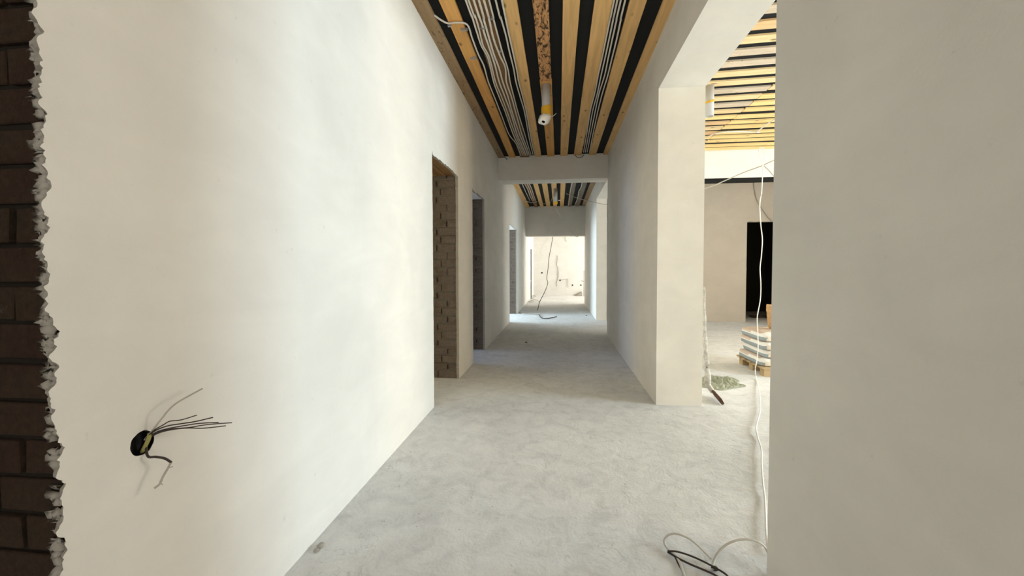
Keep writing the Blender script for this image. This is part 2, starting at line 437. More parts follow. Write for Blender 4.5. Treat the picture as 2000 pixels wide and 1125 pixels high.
# right wall: near partition, beam over the first opening, pier, wall, second opening, far wall
LZ = 3.17
wr = wall('wall_right', boxes((.943, XR2-.03, Y0, YN-.005, 0, H+.03), (XR, XR2, YN, YC1, LZ, H+.03), (XR, XR2, YC1, YB1+.05, 0, H+.03),
     (XR, XR2, YB1B, YC2, LZ+.01, H+.03), (XR, XR+.27, YC2, YB2B, 0, H+.03), (XR, XR2, YB1+.05, YB1B, LZ+.01, H+.03)), M_PLR)
wall('beam', boxes((XL-.01, XR+.01, YB1, YB1B, 3.195, H+.03)), M_PLR)
wall('beam.001', boxes((XL-.01, XR+.3, YB2, YB2B, 2.568, H+.03)), M_PLR)
b3 = wall('beam.002', boxes((XR2, XR2W, YB1, YB1B, 3.13, H+.03)), M_PL)
obj('underside_strip', boxes((XR2, XR2W, YB1+.01, YB1B, 3.105, 3.13)), M_DECK, b3)  # black strip added for the dark line under the beam
DBX = 4.70
bm = bmesh.new()
box(bm, XR+.27, DBX+.012, YC2, YC2+.38, 0, H-.04); box(bm, DBX+.012, 5.75, YC2, YC2+.38, 2.55, H-.04); box(bm, 5.75, XR2W, YC2, YC2+.38, 0, H-.04)
wb = wall('wall_back', bm, M_PLB)
bm = bmesh.new()      # chipped plaster arris of that doorway
def xstrip(rows):
    vr = [[bm.verts.new(q) for q in ((p[0], YC2-.012, p[1]), (r[0], YC2-.012, r[1]), (r[0], YC2, r[1]), (p[0], YC2, p[1]))] for p, r in rows]
    for p, q in zip(vr, vr[1:]):
        for k in range(4): bm.faces.new((p[k], p[(k+1) % 4], q[(k+1) % 4], q[k])).material_index = 1 if k in (1, 3) else 0
xstrip([((XR+.28, z), (DBX+rag(z, 6.3, .012), z)) for z in [i*.03 for i in range(86)]])
xstrip([((x, 2.55 if x < DBX else 2.53+rag(x, 7.7, .014)), (x, H-.045)) for x in [XR+.28+i*.03 for i in range(150)]])
obj('plaster_edge', bm, [M_PLB, M_MORTAR], wb)
bm = bmesh.new()       # black box painting the shade of the gap over the side room's back wall
box(bm, XR2, XR2W, YC2-.01, YC2+.3, H-.045, H+.03); obj('ceiling_gap_shade', bm, M_DECK, wb)
# store room behind that doorway, its shade put into near-black walls
wall('wall_store', boxes((4.3, 4.4, YC2+.38, 13.6, 0, H), (4.3, XR2W, 13.6, 13.7, 0, H), (6.4, 6.5, YC2+.38, 13.6, 0, H)), flat('shaded_room_wall', (.035, .028, .02), .95))

# outer walls with their window openings
def window_wall(name, x, sgn, y0, y1, wins, mat):
    bm = bmesh.new(); xa, xb = sorted((x, x+sgn*.3)); yy = y0
    for a, b in wins:
        box(bm, xa, xb, yy, a, 0, H+.05); box(bm, xa, xb, a, b, 0, SILL); box(bm, xa, xb, a, b, HEAD, H+.05); yy = b
    box(bm, xa, xb, yy, y1, 0, H+.05)
    wall(name, bm, mat)
window_wall('wall_outer_right', XR2W, 1, Y0, YC2+.38, WIN_R, M_PL)
window_wall('wall_outer_far_right', XFW, 1, 13.7, YF+.3, WIN_F, M_PL)
window_wall('wall_outer_left', XLW, -1, Y0, YF+.3, sorted(WIN_L), M_PLR)
wall('wall_far', boxes((XL-.3, XFW+.3, YF, YF+.3, 0, H)), M_PL)
wall('wall_rear', boxes((XLW-.3, REAR_FILL[0], Y0-.3, Y0, 0, H+.05), (REAR_FILL[1], XR2W+.3, Y0-.3, Y0, 0, H+.05), (REAR_FILL[0], REAR_FILL[1], Y0-.3, Y0, 0, SILL), (REAR_FILL[0], REAR_FILL[1], Y0-.3, Y0, HEAD, H+.05)), M_PLR)  # the opening here belongs to the added rear lamp
wall('wall_side_rooms', boxes((XLW, XB, 1.0, 1.2, 0, H), (XLW, XB, 5.3, 5.5, 0, H), (XLW, XB, 8.9, 9.1, 0, H), (XLW, XB, 14.5, 14.7, 0, H)), M_PLR)
nw = 0
M_FRAME = flat('white_window_frame', (.8, .8, .8), .4)
for wins, x in ((WIN_R, XR2W+.2), (WIN_F, XFW+.2), (WIN_L, XLW-.2)):
    for a, b in wins:
        nw += 1; m_ = (a+b)/2
        wall('window_%d' % nw, boxes((x-.03, x+.03, a, b, SILL, SILL+.06), (x-.03, x+.03, a, b, HEAD-.06, HEAD), (x-.03, x+.03, a, a+.06, SILL+.06, HEAD-.06),
             (x-.03, x+.03, b-.06, b, SILL+.06, HEAD-.06), (x-.03, x+.03, m_-.03, m_+.03, SILL+.06, HEAD-.06)), M_FRAME)

# ------------------------------------------------------------------ ceiling cables, near corridor
def zA(x, y): return (790+x/7.03, y/7.03)
def zB(x, y): return (880+x/6.25, 140+y/6.25)
def zT(x, y): return (780+x/3.516, y/3.516)
def zM(x, y): return (995+x/9.37, 350+y/9.37)
ORD = ['first', 'second', 'third', 'fourth', 'fifth', 'sixth', 'seventh', 'eighth', 'ninth']
LEFT = [
 [(405, 235), (500, 268), (600, 320), (700, 302), (860, 338), (930, 520), (1010, 740), (1090, 900)],
 [(840, 0), (920, 200), (990, 430), (1055, 620), (1150, 810)],
 [(878, 0), (965, 200), (1030, 420), (1080, 620), (1170, 800)],
 [(950, 0), (1010, 180), (1070, 345), (1095, 450), (1160, 640), (1240, 880)],
 [(1020, 0), (1085, 250), (1150, 480), (1220, 720), (1300, 940)],
 [(1090, 0), (1160, 250), (1220, 520), (1310, 760), (1385, 930)],
 [(1160, 0), (1215, 230), (1280, 480), (1350, 730), (1420, 950)],
 [(1250, 0), (1320, 230), (1390, 480), (1440, 700), (1500, 950)],
 [(1335, 0), (1385, 230), (1440, 500), (1500, 760), (1545, 980)]]
B1 = [460, 526, 549, 593, 638, 682, 727, 798, 833]
B2 = [610, 672, 696, 735, 755, 797, 825, 905, 927]
B3 = [712, 762, 788, 812, 842, 868, 905, 950, 972]
B4 = [800, 822, 842, 862, 890, 915, 940, 975, 995]
B5 = [860, 885, 905, 922, 945, 965, 985, 1008, 1030]
CZ = H-.010
M_CLIP = M_STEEL
for i, tr in enumerate(LEFT):
    px = [zA(*p) for p in tr]
    px += [zB(B1[i], 121), zB((B1[i]+B2[i])/2+random.uniform(-6, 6), 310), zB(B2[i], 500), zB(B3[i], 760), zB(B4[i], 880), zB(B5[i], 1022)]
    pts = [at(*p, z=CZ) for p in px]
    pts = [Vector((p.x, min(p.y, YB1-.012), p.z-.004*(k % 2))) for k, p in enumerate(pts)]
    if i: pts = [Vector((pts[0].x-.02, -2.4, CZ)), Vector((pts[0].x-.01, 1, CZ))]+pts
    else: pts[0].z += .02
    extra = ', bending sideways' if i == 0 else ''
    wire('ceiling_cable', 'white %s cable of the near left ceiling bundle, counted from the left wall%s' % (ORD[i], extra), 'cable',
         pts, .0105 if i in (3, 4, 5) else .0085, M_CABW, group='left bundle of near ceiling cables', seg=6, n=5)
RT = [(1475, 0), (1447, 130), (1418, 270), (1392, 400), (1365, 520), (1342, 640), (1312, 760), (1290, 900), (1265, 1045)]
RO = [(0, 22, 46, 76), (0, 22, 46, 75), (0, 22, 44, 74), (0, 20, 42, 68), (0, 20, 44, 66), (0, 18, 30, 52), (0, 16, 34, 52), (0, 14, 28, 44), (0, 12, 25, 40)]
for i in range(4):
    pts = [at(*zT(x+RO[k][i], y), z=CZ) for k, (x, y) in enumerate(RT)]
    pts[-1].y = min(pts[-1].y, YB1-.012)
    pts = [Vector((pts[0].x, -2.4, CZ)), Vector((pts[0].x, 1, CZ))]+pts
    wire('ceiling_cable', 'white %s cable from the left of the four in the right ceiling bundle' % ORD[i], 'cable', pts, .0085, M_CABW,
         group='right bundle of near ceiling cables', seg=6, n=5)
# clips across the bundles
for k, (x, y, w) in enumerate([(1075, 380, 40), (1205, 250, 26), (1325, 700, 26), (950, 800, 60), (820, 405, 60), (620, 350, 30)]):
    p = at(*zA(x, y), z=H-.012); d = w/2/900
    obj('cable_clip', boxes((p.x-d, p.x+d, p.y-.01, p.y+.01, H-.022, H)), M_STEEL,
        label=['metal clip on the thick white cable of the left ceiling bundle', 'metal clip right of the thick cables near the frame top', 'metal clip halfway along the left ceiling bundle',
               'metal clip beside the brown board of the left bundle', 'metal clip at the cable bend on the orange board', 'small metal clip at left end of the bent cable'][k],
        category='clip', group='clips on the left ceiling cables')
wire('loose_wire', 'dark short wire looped under the right ceiling bundle at the first beam', 'wire',
     [Vector((at(x, y, y=YB1-.015))) for x, y in ((1123, 303), (1127, 307), (1133, 308), (1138, 305), (1141, 302))], .006, M_CABD, n=5)
wire('wire_stub', 'dark short wire stub sticking out at top left of first beam', 'wire',
     [at(984, 306, y=YB1-.0), at(988, 309, y=YB1-.03), at(990, 312, y=YB1-.05)], .007, M_CABD, n=4)

# ceiling cables, middle bay
MC = [([(230, 80), (270, 170), (320, 280), (372, 392)], 'thin white cable left of the mid corridor ceiling bundle'),
      ([(275, 80), (320, 160), (350, 230), (375, 310), (420, 392)], 'wavy white cable second in the mid corridor left bundle'),
      ([(325, 80), (365, 170), (390, 240), (420, 320), (445, 392)], 'wavy white cable third in the mid corridor left bundle'),
      ([(360, 80), (395, 150), (425, 230), (450, 310), (480, 392)], 'wavy white cable at right of the mid corridor left bundle'),
      ([(1148, 62), (1120, 180), (1100, 300), (1080, 480)], 'thin white cable right of the centre boards in mid corridor ceiling'),
      ([(1330, 60), (1310, 150), (1270, 220), (1245, 350), (1190, 490)], 'wavy white cable nearest right wall on mid corridor ceiling')]
for tr, lb in MC:
    pts = [at(*zM(x, y), z=CZ) for x, y in tr]; pts = [Vector((pts[0].x+(pts[0].x-pts[1].x)*.3, YB1B+.02, CZ))]+[Vector((p.x, min(p.y, YB2-.015), p.z)) for p in pts if p.y > YB1B+.2]
    wire('ceiling_cable', lb, 'cable', pts, .010, M_CABW, group='cables on the mid corridor ceiling', seg=6, n=5)
wire('ceiling_cable', 'white cable crossing sideways at the end of the mid corridor left bundle', 'cable',
     [at(*zM(x, y), z=CZ-.018) for x, y in ((270, 400), (330, 408), (400, 430), (450, 425), (500, 410))], .010, M_CABW, n=5)
wire('hanging_wire', 'thin dark wire strung across mid corridor to the right opening', 'wire',
     [at(*zM(1040, 265), y=11.3), at(*zM(1230, 342), y=10.9), at(*zM(1370, 380), y=10.6), at(*zM(1600, 432), y=10.3), at(*zM(1795, 460), y=10.0), Vector((1.6, 9.6, 2.87))], .006, M_CABG, n=5)
wire('hanging_wire', 'thin grey wire between left bundle and mid corridor vent pipe', 'wire',
     [at(*zM(520, 430), z=H-.02), at(*zM(640, 450), z=H-.06), at(*zM(740, 440), z=H-.06), Vector((-.145, 12.0, H-.12))], .006, M_CABG, n=5)

# ------------------------------------------------------------------ vent pipes
def vent_pipe(label, x, y, zb, r, tape, wrap):
    t = thing('vent_pipe', label, 'pipe', (x, y, zb), 'sealed vent pipes under the ceilings')
    bm = bmesh.new(); n = 24
    R = [[bm.verts.new((x+math.cos(2*math.pi*k/n)*q, y+math.sin(2*math.pi*k/n)*q, z)) for k in range(n)] for q, z in
         ((r-.004, zb+.02), (r-.004, zb), (r, zb), (r, H+.03))]
    for a, b in zip(R, R[1:]):
        for k in range(n): bm.faces.new((a[k], a[(k+1) % n], b[(k+1) % n], b[k]))
    bm.faces.new(R[0]); bm.faces.new(R[-1])
    obj('pipe', bm, M_PIPE, t, True)
    if tape:
        z0, z1 = tape; bm = bmesh.new(); rows = []
        for j in range(7):
            z = z0+(z1-z0)*j/6
            rows.append([bm.verts.new((x+math.cos(2*math.pi*k/n)*(r+.006+.004*noise.noise(Vector((k, z*40, x)))), y+math.sin(2*math.pi*k/n)*(r+.006+.004*noise.noise(Vector((k*1.3, z*40, 2)))),
                         z+.016*math.sin(2*math.pi*k/n+1)*(1 if j in (0, 6) else .8))) for k in range(n)])
        for a, b in zip(rows, rows[1:]):
            for k in range(n): bm.faces.new((a[k], a[(k+1) % n], b[(k+1) % n], b[k]))
        obj('tape', bm, M_TAPE, t, True)
    if wrap:
        bm = bmesh.new(); rows = []; n = 40
        prof = [(0, r+.003), (.03, r+.008), (.06, r+.013), (.09, r+.012), (.12, r+.002), (.142, r-.018), (.148, .026), (.13, .02), (.09, .017)]
        for j, (d, q) in enumerate(prof):
            row = []
            for k in range(n):
                an = 2*math.pi*k/n; tip = max(0, math.cos(an-math.radians(205)))**2
                w = q*(1+.10*noise.noise(Vector((math.cos(an)*3, math.sin(an)*3, j*.9)))+.05*math.sin(an*7+j))
                row.append(bm.verts.new((x+math.cos(an)*w-.010*d/.15, y+math.sin(an)*w, zb+.04-d-(.055*tip if j in (4, 5) else .02*tip*(j == 3))+(.03*max(0, math.sin(an-math.pi*.0))*(-1) if False else 0))))
            rows.append(row)
        for j, (a, b) in enumerate(zip(rows, rows[1:])):
            for k in range(n): bm.faces.new((a[k], a[(k+1) % n], b[(k+1) % n], b[k])).material_index = 1 if j > 6 else 0
        bm.faces.new(rows[-1]).material_index = 1
        T_ = Matrix.Translation((x, y, zb+.04)) @ Matrix.Rotation(math.radians(-38), 4, 'X') @ Matrix.Rotation(math.radians(10), 4, 'Y') @ Matrix.Translation((-x, -y, -zb-.04))
        for v in bm.verts:
            w = max(0, min(1, (zb+.035-v.co.z)/.05)); v.co = v.co.lerp(T_ @ v.co, w)
        obj('plastic_wrap', bm, [M_WRAP, M_HOLE], t, True)
        wire('wire', '', '', [Vector((x+r, y, zb+.03)), Vector((x+r+.03, y-.01, zb+.025)), Vector((x+r+.07, y-.02, zb+.055))], .003, M_CABB, parent=t)
    return t
vent_pipe('grey vent pipe with yellow tape and white plastic, hanging near the first beam', -.155, 5.17, 3.245, .055, (3.265, 3.40), True)
vent_pipe('grey vent pipe with yellow tape hanging from mid corridor ceiling', -.09, 11.95, 3.22, .055, (3.21, 3.29), False)
vent_pipe('grey vent pipe beside the pier under the side room laths', 1.875, 5.45, 3.285, .055, (3.45, 3.475), False)
obj('plastic_scrap', boxes((-.015, .055, 11.88, 11.884, 3.30, 3.325)), M_WRAP, label='white plastic scrap beside the mid corridor vent pipe', category='plastic scrap')

# ------------------------------------------------------------------ open socket hole with wires
t = thing('socket_box', 'open round socket box with bare dark wires in the left wall', 'electrical box', (XC+.004, HC.y, HC.z))
bm = bmesh.new(); n = 28
prof = [(HR*.98, XL-.001), (HR*.98, XC+.006), (.0001, XC+.005)]
R = [[bm.verts.new((xx, HC.y+math.cos(2*math.pi*k/n)*q, HC.z+math.sin(2*math.pi*k/n)*q)) for k in range(n)] for q, xx in prof]
for a, b in zip(R, R[1:]):
    for k in range(n): bm.faces.new((a[k], a[(k+1) % n], b[(k+1) % n], b[k]))
obj('box', bm, flat('black_plastic', (.01, .01, .012), .5), t)
bm = bmesh.new(); tube(bm, [Vector((XL-.015, HC.y+.01, HC.z-.035)), Vector((XL+.002, HC.y+.014, HC.z)), Vector((XL+.004, HC.y+.02, HC.z+.022))], .006, n=5)
obj('wire', bm, flat('yellow_green_sheath', (.33, .30, .10), .6), t, True)
def zS(x, y): return (180+x/4.019, 720+y/4.019)
def wpts(l): return [at(*zS(x, y), x=XL+xo) for x, y, xo in l]
sock = [([(410, 560, -.01), (470, 490, .01), (540, 400, .03), (650, 280, .045), (865, 157, .05)], .0026, M_CABG),
        ([(410, 560, -.01), (480, 488, .02), (560, 440, .05), (610, 413, .06), (700, 402, .075), (822, 365, .09)], .0016, M_CABD),
        ([(420, 555, -.01), (490, 490, .02), (590, 450, .05), (700, 432, .075), (810, 415, .09), (948, 383, .11)], .0019, M_CABD),
        ([(420, 560, -.01), (500, 500, .02), (600, 470, .05), (720, 448, .075), (840, 430, .09), (992, 422, .115)], .0018, M_CABD),
        ([(425, 560, -.01), (510, 505, .02), (620, 474, .05), (760, 462, .08), (900, 440, .10), (1097, 424, .13)], .0017, M_CABD),
        ([(425, 562, -.01), (520, 506, .02), (640, 477, .05), (760, 466, .08), (870, 468, .10), (1048, 449, .12)], .0017, M_CABD),
        ([(430, 560, -.01), (425, 630, .0), (440, 690, .015), (500, 693, .03), (570, 705, .04), (620, 735, .045)], .0036, M_CABD),
        ([(620, 735, .045), (590, 790, .045), (555, 850, .045), (530, 905, .04), (488, 940, .035)], .0032, M_CABG),
        ([(590, 785, .045), (610, 776, .05), (633, 770, .05)], .0012, M_CABG),
        ([(530, 880, .04), (545, 905, .045), (556, 912, .045)], .0012, M_CABG)]
for l, r, m in sock: wire('wire', '', '', wpts(l), r, m, parent=t, n=6)
for o in t.children:
    pass

# ------------------------------------------------------------------ side room: cables
HY = 5.35
def hp(x, y, dy=0): return at(x, y, y=HY+dy)
pts = [hp(1490, 324), hp(1486, 312), hp(1481.5, 298), hp(1483, 291), hp(1487, 288.5), hp(1492, 291), hp(1492.5, 305), hp(1490.5, 324), hp(1489, 350), hp(1487.5, 375), hp(1484, 400),
       hp(1486, 440), hp(1489, 468), hp(1487, 500), hp(1484.5, 525), hp(1486, 555), hp(1485, 585), hp(1479, 620), hp(1480, 650), hp(1480.5, 680), hp(1478, 705), hp(1475, 722)]
fl = [(1477, 738), (1483, 770), (1485, 800), (1480, 822), (1477, 840), (1481, 858), (1487, 880), (1487.5, 905), (1489, 930), (1490.5, 950), (1494, 975), (1495.5, 1010), (1496.5, 1040), (1500, 1078)]
pts += [at(x, y, z=.012) for x, y in fl]
for k, p in enumerate(pts[22:]): p.z = .012+.012*abs(math.sin(k*1.9))
wire('hanging_cable', 'long white cable looped in mid air and trailing down across the floor', 'cable', pts, .0056, M_CABB, n=6)
wire('overhead_wire', 'thin grey wire rising to the right behind the looped white cable', 'wire',
     [Vector((XR2+.002, HY+.1, at(1340, 380, y=HY).z)), hp(1380, 367, .05), hp(1420, 351, .05), hp(1450, 338, .05), hp(1490, 323, .03), hp(1525, 307, .05), Vector((4.6, HY+.3, H-.05))], .0065, M_CABG, n=5)
wire('overhead_wire', 'short grey wire falling right from the crossing of the looped cable', 'wire',
     [hp(1489.5, 322, .07), hp(1500, 331, .1), hp(1512, 344, .14), hp(1524, 352, .18), hp(1560, 380, .25), Vector((4.2, HY+.4, 1.75)), Vector((6.99, HY+1.0, 1.15))], .0065, M_CABG, n=5)
wire('ceiling_wire', 'thin pale wire bent in a V under the side room laths', 'wire',
     [at(1380, 268, z=H-.02), at(1405, 259, z=H-.02), at(1440, 257, z=H-.03), at(1482, 258, z=H-.03), at(1479, 257, z=H-.05), at(1505, 238, z=H-.04), at(1528, 225, z=H-.02)], .009, M_CABB, n=5)
wire('wall_cable', 'grey cable hanging down the back wall to the dark doorway', 'cable',
     [at(x, y, y=YC2-.03) for x, y in ((1472, 352), (1473.5, 368), (1478, 388), (1487, 405), (1497, 420), (1505, 429), (1512, 433), (1521, 432))], .012, M_CABG, n=5)

# coil of flat cable by the near partition
M_FLATC = flat('pale_grey_flat_cable', (.56, .53, .47), .35)
def zC(x, y): return (1240+x/5, 900+y/5)
def cp(l): return [at(*zC(x, y), z=z) for x, y, z in l]
wire('cable_loop', 'grey flat cable looped on the floor, left loop beside dark strands', 'cable',
     cp([(745, 955, .03), (690, 900, .03), (620, 830, .045), (540, 765, .06), (450, 725, .06), (380, 712, .05), (320, 730, .035), (290, 775, .02), (300, 830, .012), (340, 880, .010), (420, 960, .010), (480, 1120, .012), (500, 1250, .012)]),
     .0066, M_FLATC, flat=.6, n=6)
wire('cable_loop', 'grey flat cable arching in a wide loop against the near partition', 'cable',
     cp([(760, 1060, .012), (765, 1000, .014), (800, 920, .03), (860, 845, .05), (940, 795, .07), (1040, 768, .08), (1140, 772, .08), (1220, 800, .07), (1275, 850, .05), (1310, 930, .035), (1312, 1010, .02), (1320, 1080, .012), (1360, 1180, .012)]),
     .0066, M_FLATC, flat=.6, n=6)
wire('twisted_wire', 'dark twisted strand on the floor, longest across the left cable loop', 'wire',
     cp([(320, 882, .02), (400, 885, .022), (500, 912, .025), (620, 960, .03), (740, 1020, .03), (830, 1070, .025), (900, 1120, .02), (960, 1200, .015)]), .0042, M_CABD, n=6)
wire('twisted_wire', 'dark twisted strand on the floor running below the longest strand', 'wire',
     cp([(320, 890, .012), (420, 950, .012), (540, 1010, .012), (660, 1060, .012), (780, 1115, .012), (900, 1190, .012)]), .0045, M_CABD, n=6)
wire('twisted_wire', 'dark twisted strand on the floor heading straight to the picture bottom', 'wire',
     cp([(325, 888, .008), (385, 930, .008), (420, 1000, .008), (470, 1090, .008), (520, 1200, .008)]), .004, M_CABD, n=6)
bm = bmesh.new(); p = at(*zC(780, 1075), z=.0)
bmesh.ops.create_icosphere(bm, subdivisions=2, radius=.014)
for v in bm.verts: v.co = Vector((v.co.x*1.2, v.co.y*.8, v.co.z*.8))*(1+.2*noise.noise(v.co*90))+p+Vector((0, 0, .012))
obj('wire_knot', bm, M_CABD, smooth=True, label='small dark knot where the two floor cable loops meet', category='knot')

# ------------------------------------------------------------------ bags on a pallet
PX, PY = 2.60, 5.50      # near left corner of the pallet
PL, PWD = .72, .66       # along y, along x
t = thing('pallet', 'low wooden pallet under the stack of paper sacks', 'pallet', (PX+PWD/2, PY+PL/2, 0))
WP = wood('pallet_wood', (.50, .36, .20), (.2, .13, .08), dirt=.3, axis='x')
for i, yy in enumerate((PY, PY+PL/2-.05, PY+PL-.11)):
    for xx in (PX, PX+PWD/2-.05, PX+PWD-.10):
        obj('block', boxes((xx, xx+.10, yy, yy+.11, 0, .085)), WP, t)
for xx in (PX, PX+PWD/2-.05, PX+PWD-.10):
    obj('stringer_board', boxes((xx-.005, xx+.105, PY-.01, PY+PL+.01, .085, .103)), WP, t)
for k in range(5):
    y = PY-.015+k*(PL-.09+.03)/4; bm = boxes((PX-.03, PX+PWD+.02, y, y+.10, .103, .122)); obj('deck_board', bm, WP, t)
M_SACK = flat('cream_paper_sack', (.80, .70, .57), .8); M_SACKW = flat('white_paper_print', (.86, .85, .82), .7)
M_SACKB = flat('blue_grey_print', (.33, .38, .41), .7); M_SACKP = flat('pink_brown_print', (.66, .54, .46), .7)
def sack(x0, x1, y0, y1, z, hgt, seed, label, pink):
    bm = bmesh.new(); nx, ny, nk = 14, 18, 7
    lx, ly = x1-x0, y1-y0; cx, cy = (x0+x1)/2, (y0+y1)/2
    def P(a, u):            # a round the rim 0..1 in superellipse, u 0 bottom..1 top
        pass
    rows = []
    n = 64
    prof = [(0, .45), (.02, .75), (.10, .93), (.26, 1.0), (.42, 1.018), (.55, 1.02), (.70, 1.0), (.86, .95), (.96, .82), (1.0, .55), (1.03, .25)]
    for u, q in prof:
        row = []
        for k in range(n):
            an = 2*math.pi*k/n; c, s = math.cos(an), math.sin(an); e = .28
            X = math.copysign(abs(c)**e, c); Y = math.copysign(abs(s)**e, s)
            w = 1+.02*noise.noise(Vector((X*2, Y*2, u*2+seed)))
            zz = z+hgt*u+.006*noise.noise(Vector((X*3+seed, Y*3, 5)))*(u > .3)+.006*noise.noise(Vector((X*9, Y*9, u*4+seed)))*(0 < u < 1)
            ix = 1-(1-q)*.28*(.7 if lx < .5 else .5)
            row.append(bm.verts.new((cx+X*lx/2*(ix if q > .8 else q)*w, cy+Y*ly/2*(ix if q > .8 else q)*w, max(z, zz))))
        rows.append(row)
    for j, (a, b) in enumerate(zip(rows, rows[1:])):
        for k in range(n):
            f = bm.faces.new((a[k], a[(k+1) % n], b[(k+1) % n], b[k]))
            c = f.calc_center_median()
            side = c.x < cx-lx*.42
            if side: f.material_index = 2 if 1 < j < 5 else 1
            elif c.x < cx-lx*.05: f.material_index = 3 if (pink and j >= 7 and c.y > cy-ly*.3) else (1 if j >= 6 else 0)
            if side and pink and j >= 6 and c.y > cy-.05: f.material_index = 3
            if c.y < cy-ly*.47 and c.x > cx-lx*.36: f.material_index = 0
            if side and c.y < cy-ly*.44 and f.material_index == 2 and c.x > cx-lx*.46: f.material_index = 2
    bm.faces.new(rows[0][::-1]); f = bm.faces.new(rows[-1]); f.material_index = 3 if pink else 1
    obj('paper_sack', bm, [M_SACK, M_SACKW, M_SACKB, M_SACKP], None, True, label=label, category='sack', group='paper sacks stacked on the pallet')
sack(PX-.03, PX+.62, PY+.0, PY+.75, .122, .100, 1, 'bottom paper sack lying directly on the pallet', True)
sack(PX+.02, PX+.62, PY+.02, PY+.74, .228, .096, 2, 'paper sack second from the bottom of the stack', False)
sack(PX-.01, PX+.61, PY+.0, PY+.74, .330, .100, 3, 'paper sack third from the bottom, with pinkish panel', True)
sack(PX+.0, PX+.61, PY+.03, PY+.74, .436, .100, 4, 'topmost white and cream paper sack of the pallet stack', True)
# brown paper bag standing on the stack
bm = bmesh.new(); bx, by, bz = PX+.49, PY+.50, .542; n = 48; rows = []
for j, (z, q) in enumerate([(0, .88), (.02, .95), (.08, .97), (.16, 1), (.22, 1.02), (.245, 1.07), (.25, 1.06), (.30, 1.06), (.325, 1.04), (.325, 1.0), (.27, .98), (.2, .94)]):
    row = []
    for k in range(n):
        an = 2*math.pi*k/n; c, s = math.cos(an), math.sin(an)
        X = math.copysign(abs(c)**.35, c); Y = math.copysign(abs(s)**.35, s)
        w = q*(1+.03*noise.noise(Vector((X*2.5, Y*2.5, z*9))))
        row.append(bm.verts.new((bx+X*.19*w, by+Y*.13*w, bz+z*1.0+(.008*noise.noise(Vector((X*3, Y*3, 4))) if j > 4 else 0))))
    rows.append(row)
for a, b in zip(rows, rows[1:]):
    for k in range(n): bm.faces.new((a[k], a[(k+1) % n], b[(k+1) % n], b[k]))
bm.faces.new(rows[0]); bm.faces.new(rows[-1])
obj('paper_bag', bm, wood('brown_kraft_paper', (.58, .36, .18), (.4, .25, .12), dirt=.1, axis='x'), smooth=True,
    label='brown paper bag with rolled rim standing on top of the sack stack', category='bag')

# ------------------------------------------------------------------ long-handled tool by the pier, crumpled sheet
t = thing('long_handled_scraper', 'long grey-handled scraper with rusty brown blade leaning at the pier', 'tool', tuple(at(1384, 775, y=4.62)))
TY = 4.62
bm = bmesh.new()
tp = [at(1375.5, 560, y=TY+.12), at(1376.5, 640, y=TY+.08), at(1379, 700, y=TY+.04), at(1384, 752, y=TY)]
tube(bm, tp, lambda s: .008+.020*min(1, s*1.5)+.004*math.sin(s*30), seg=10, n=8)
obj('handle', bm, brick_mat('plaster_splashed_metal', (.40, .37, .33), (.52, .49, .44), (.62, .60, .56)), t, True)
a = at(1381, 748, y=TY); b = at(1393, 766, y=TY-.03); c = at(1410, 785, z=.038)
bm = bmesh.new(); tube(bm, [at(1383, 738, y=TY), a, b], lambda s: .032-.006*s, seg=10, n=4)
obj('socket', bm, M_CABG, t, True)
bm = bmesh.new()
d = (c-b).normalized(); side = Vector((0, 1, 0)); side = (side-d*side.dot(d)).normalized(); nn = d.cross(side)
def bl(u, v, w): return b+d*u+side*v+nn*w
L = (c-b).length
vs = []
for u, wv, th in ((-.02, .012, .022), (.03, .014, .034), (L*.7, .014, .036), (L*.99, .014, .034)):
    vs.append([bm.verts.new(bl(u, v, w)) for v, w in ((-wv, -th), (wv, -th), (wv, th), (-wv, th))])
for p, q in zip(vs, vs[1:]):
    for k in range(4): bm.faces.new((p[k], p[(k+1) % 4], q[(k+1) % 4], q[k]))
bm.faces.new(vs[0]); bm.faces.new(vs[-1])
bmesh.ops.bevel(bm, geom=list(bm.edges), offset=.006, segments=2, affect='EDGES')
zmin = min(v.co.z for v in bm.verts)
for v in bm.verts: v.co.z = max(v.co.z, .001)
obj('blade', bm, brick_mat('rusty_brown_steel', (.085, .045, .03), (.12, .065, .045), (.15, .085, .06)), t)

bm = bmesh.new(); cor = [at(1364, 760, z=0), at(1384, 736, z=0), at(1456, 755, z=0), at(1406, 764, z=0)]
out = [(1364, 741), (1386, 734), (1402, 738), (1416, 737), (1432, 741), (1444, 745), (1440, 750), (1457, 755), (1441, 758), (1424, 761), (1410, 763), (1398, 761), (1384, 758), (1364, 755)]
op = [at(x, y, z=0) for x, y in out]; ctr = sum(op, Vector())/len(op); rows = [[]]
rings = 16; dense = smooth_path(op+[op[0]], 5)[:-1]
rows = []
for j in range(1, rings+1):
    f = j/rings; row = []
    for p in dense:
        q = ctr+(p-ctr)*f; h = .06*(1-f*.7)
        rid = abs(noise.noise(Vector((q.x*9+q.y*3, q.y*7, 2))))+.6*abs(noise.noise(Vector((q.x*22, q.y*16, 7))))
        row.append(bm.verts.new((q.x, q.y, .004+h*rid*1.5+.004*(1-f))))
    rows.append(row)
m_ = len(dense); cv = bm.verts.new((ctr.x, ctr.y, .03))
for k in range(m_): bm.faces.new((cv, rows[0][k], rows[0][(k+1) % m_]))
for a, b in zip(rows, rows[1:]):
    for k in range(m_): bm.faces.new((a[k], b[k], b[(k+1) % m_], a[(k+1) % m_]))
low = [bm.verts.new((v.co.x, v.co.y, .0005)) for v in rows[-1]]
for k in range(m_): bm.faces.new((rows[-1][k], low[k], low[(k+1) % m_], rows[-1][(k+1) % m_]))
bm.faces.new(low)
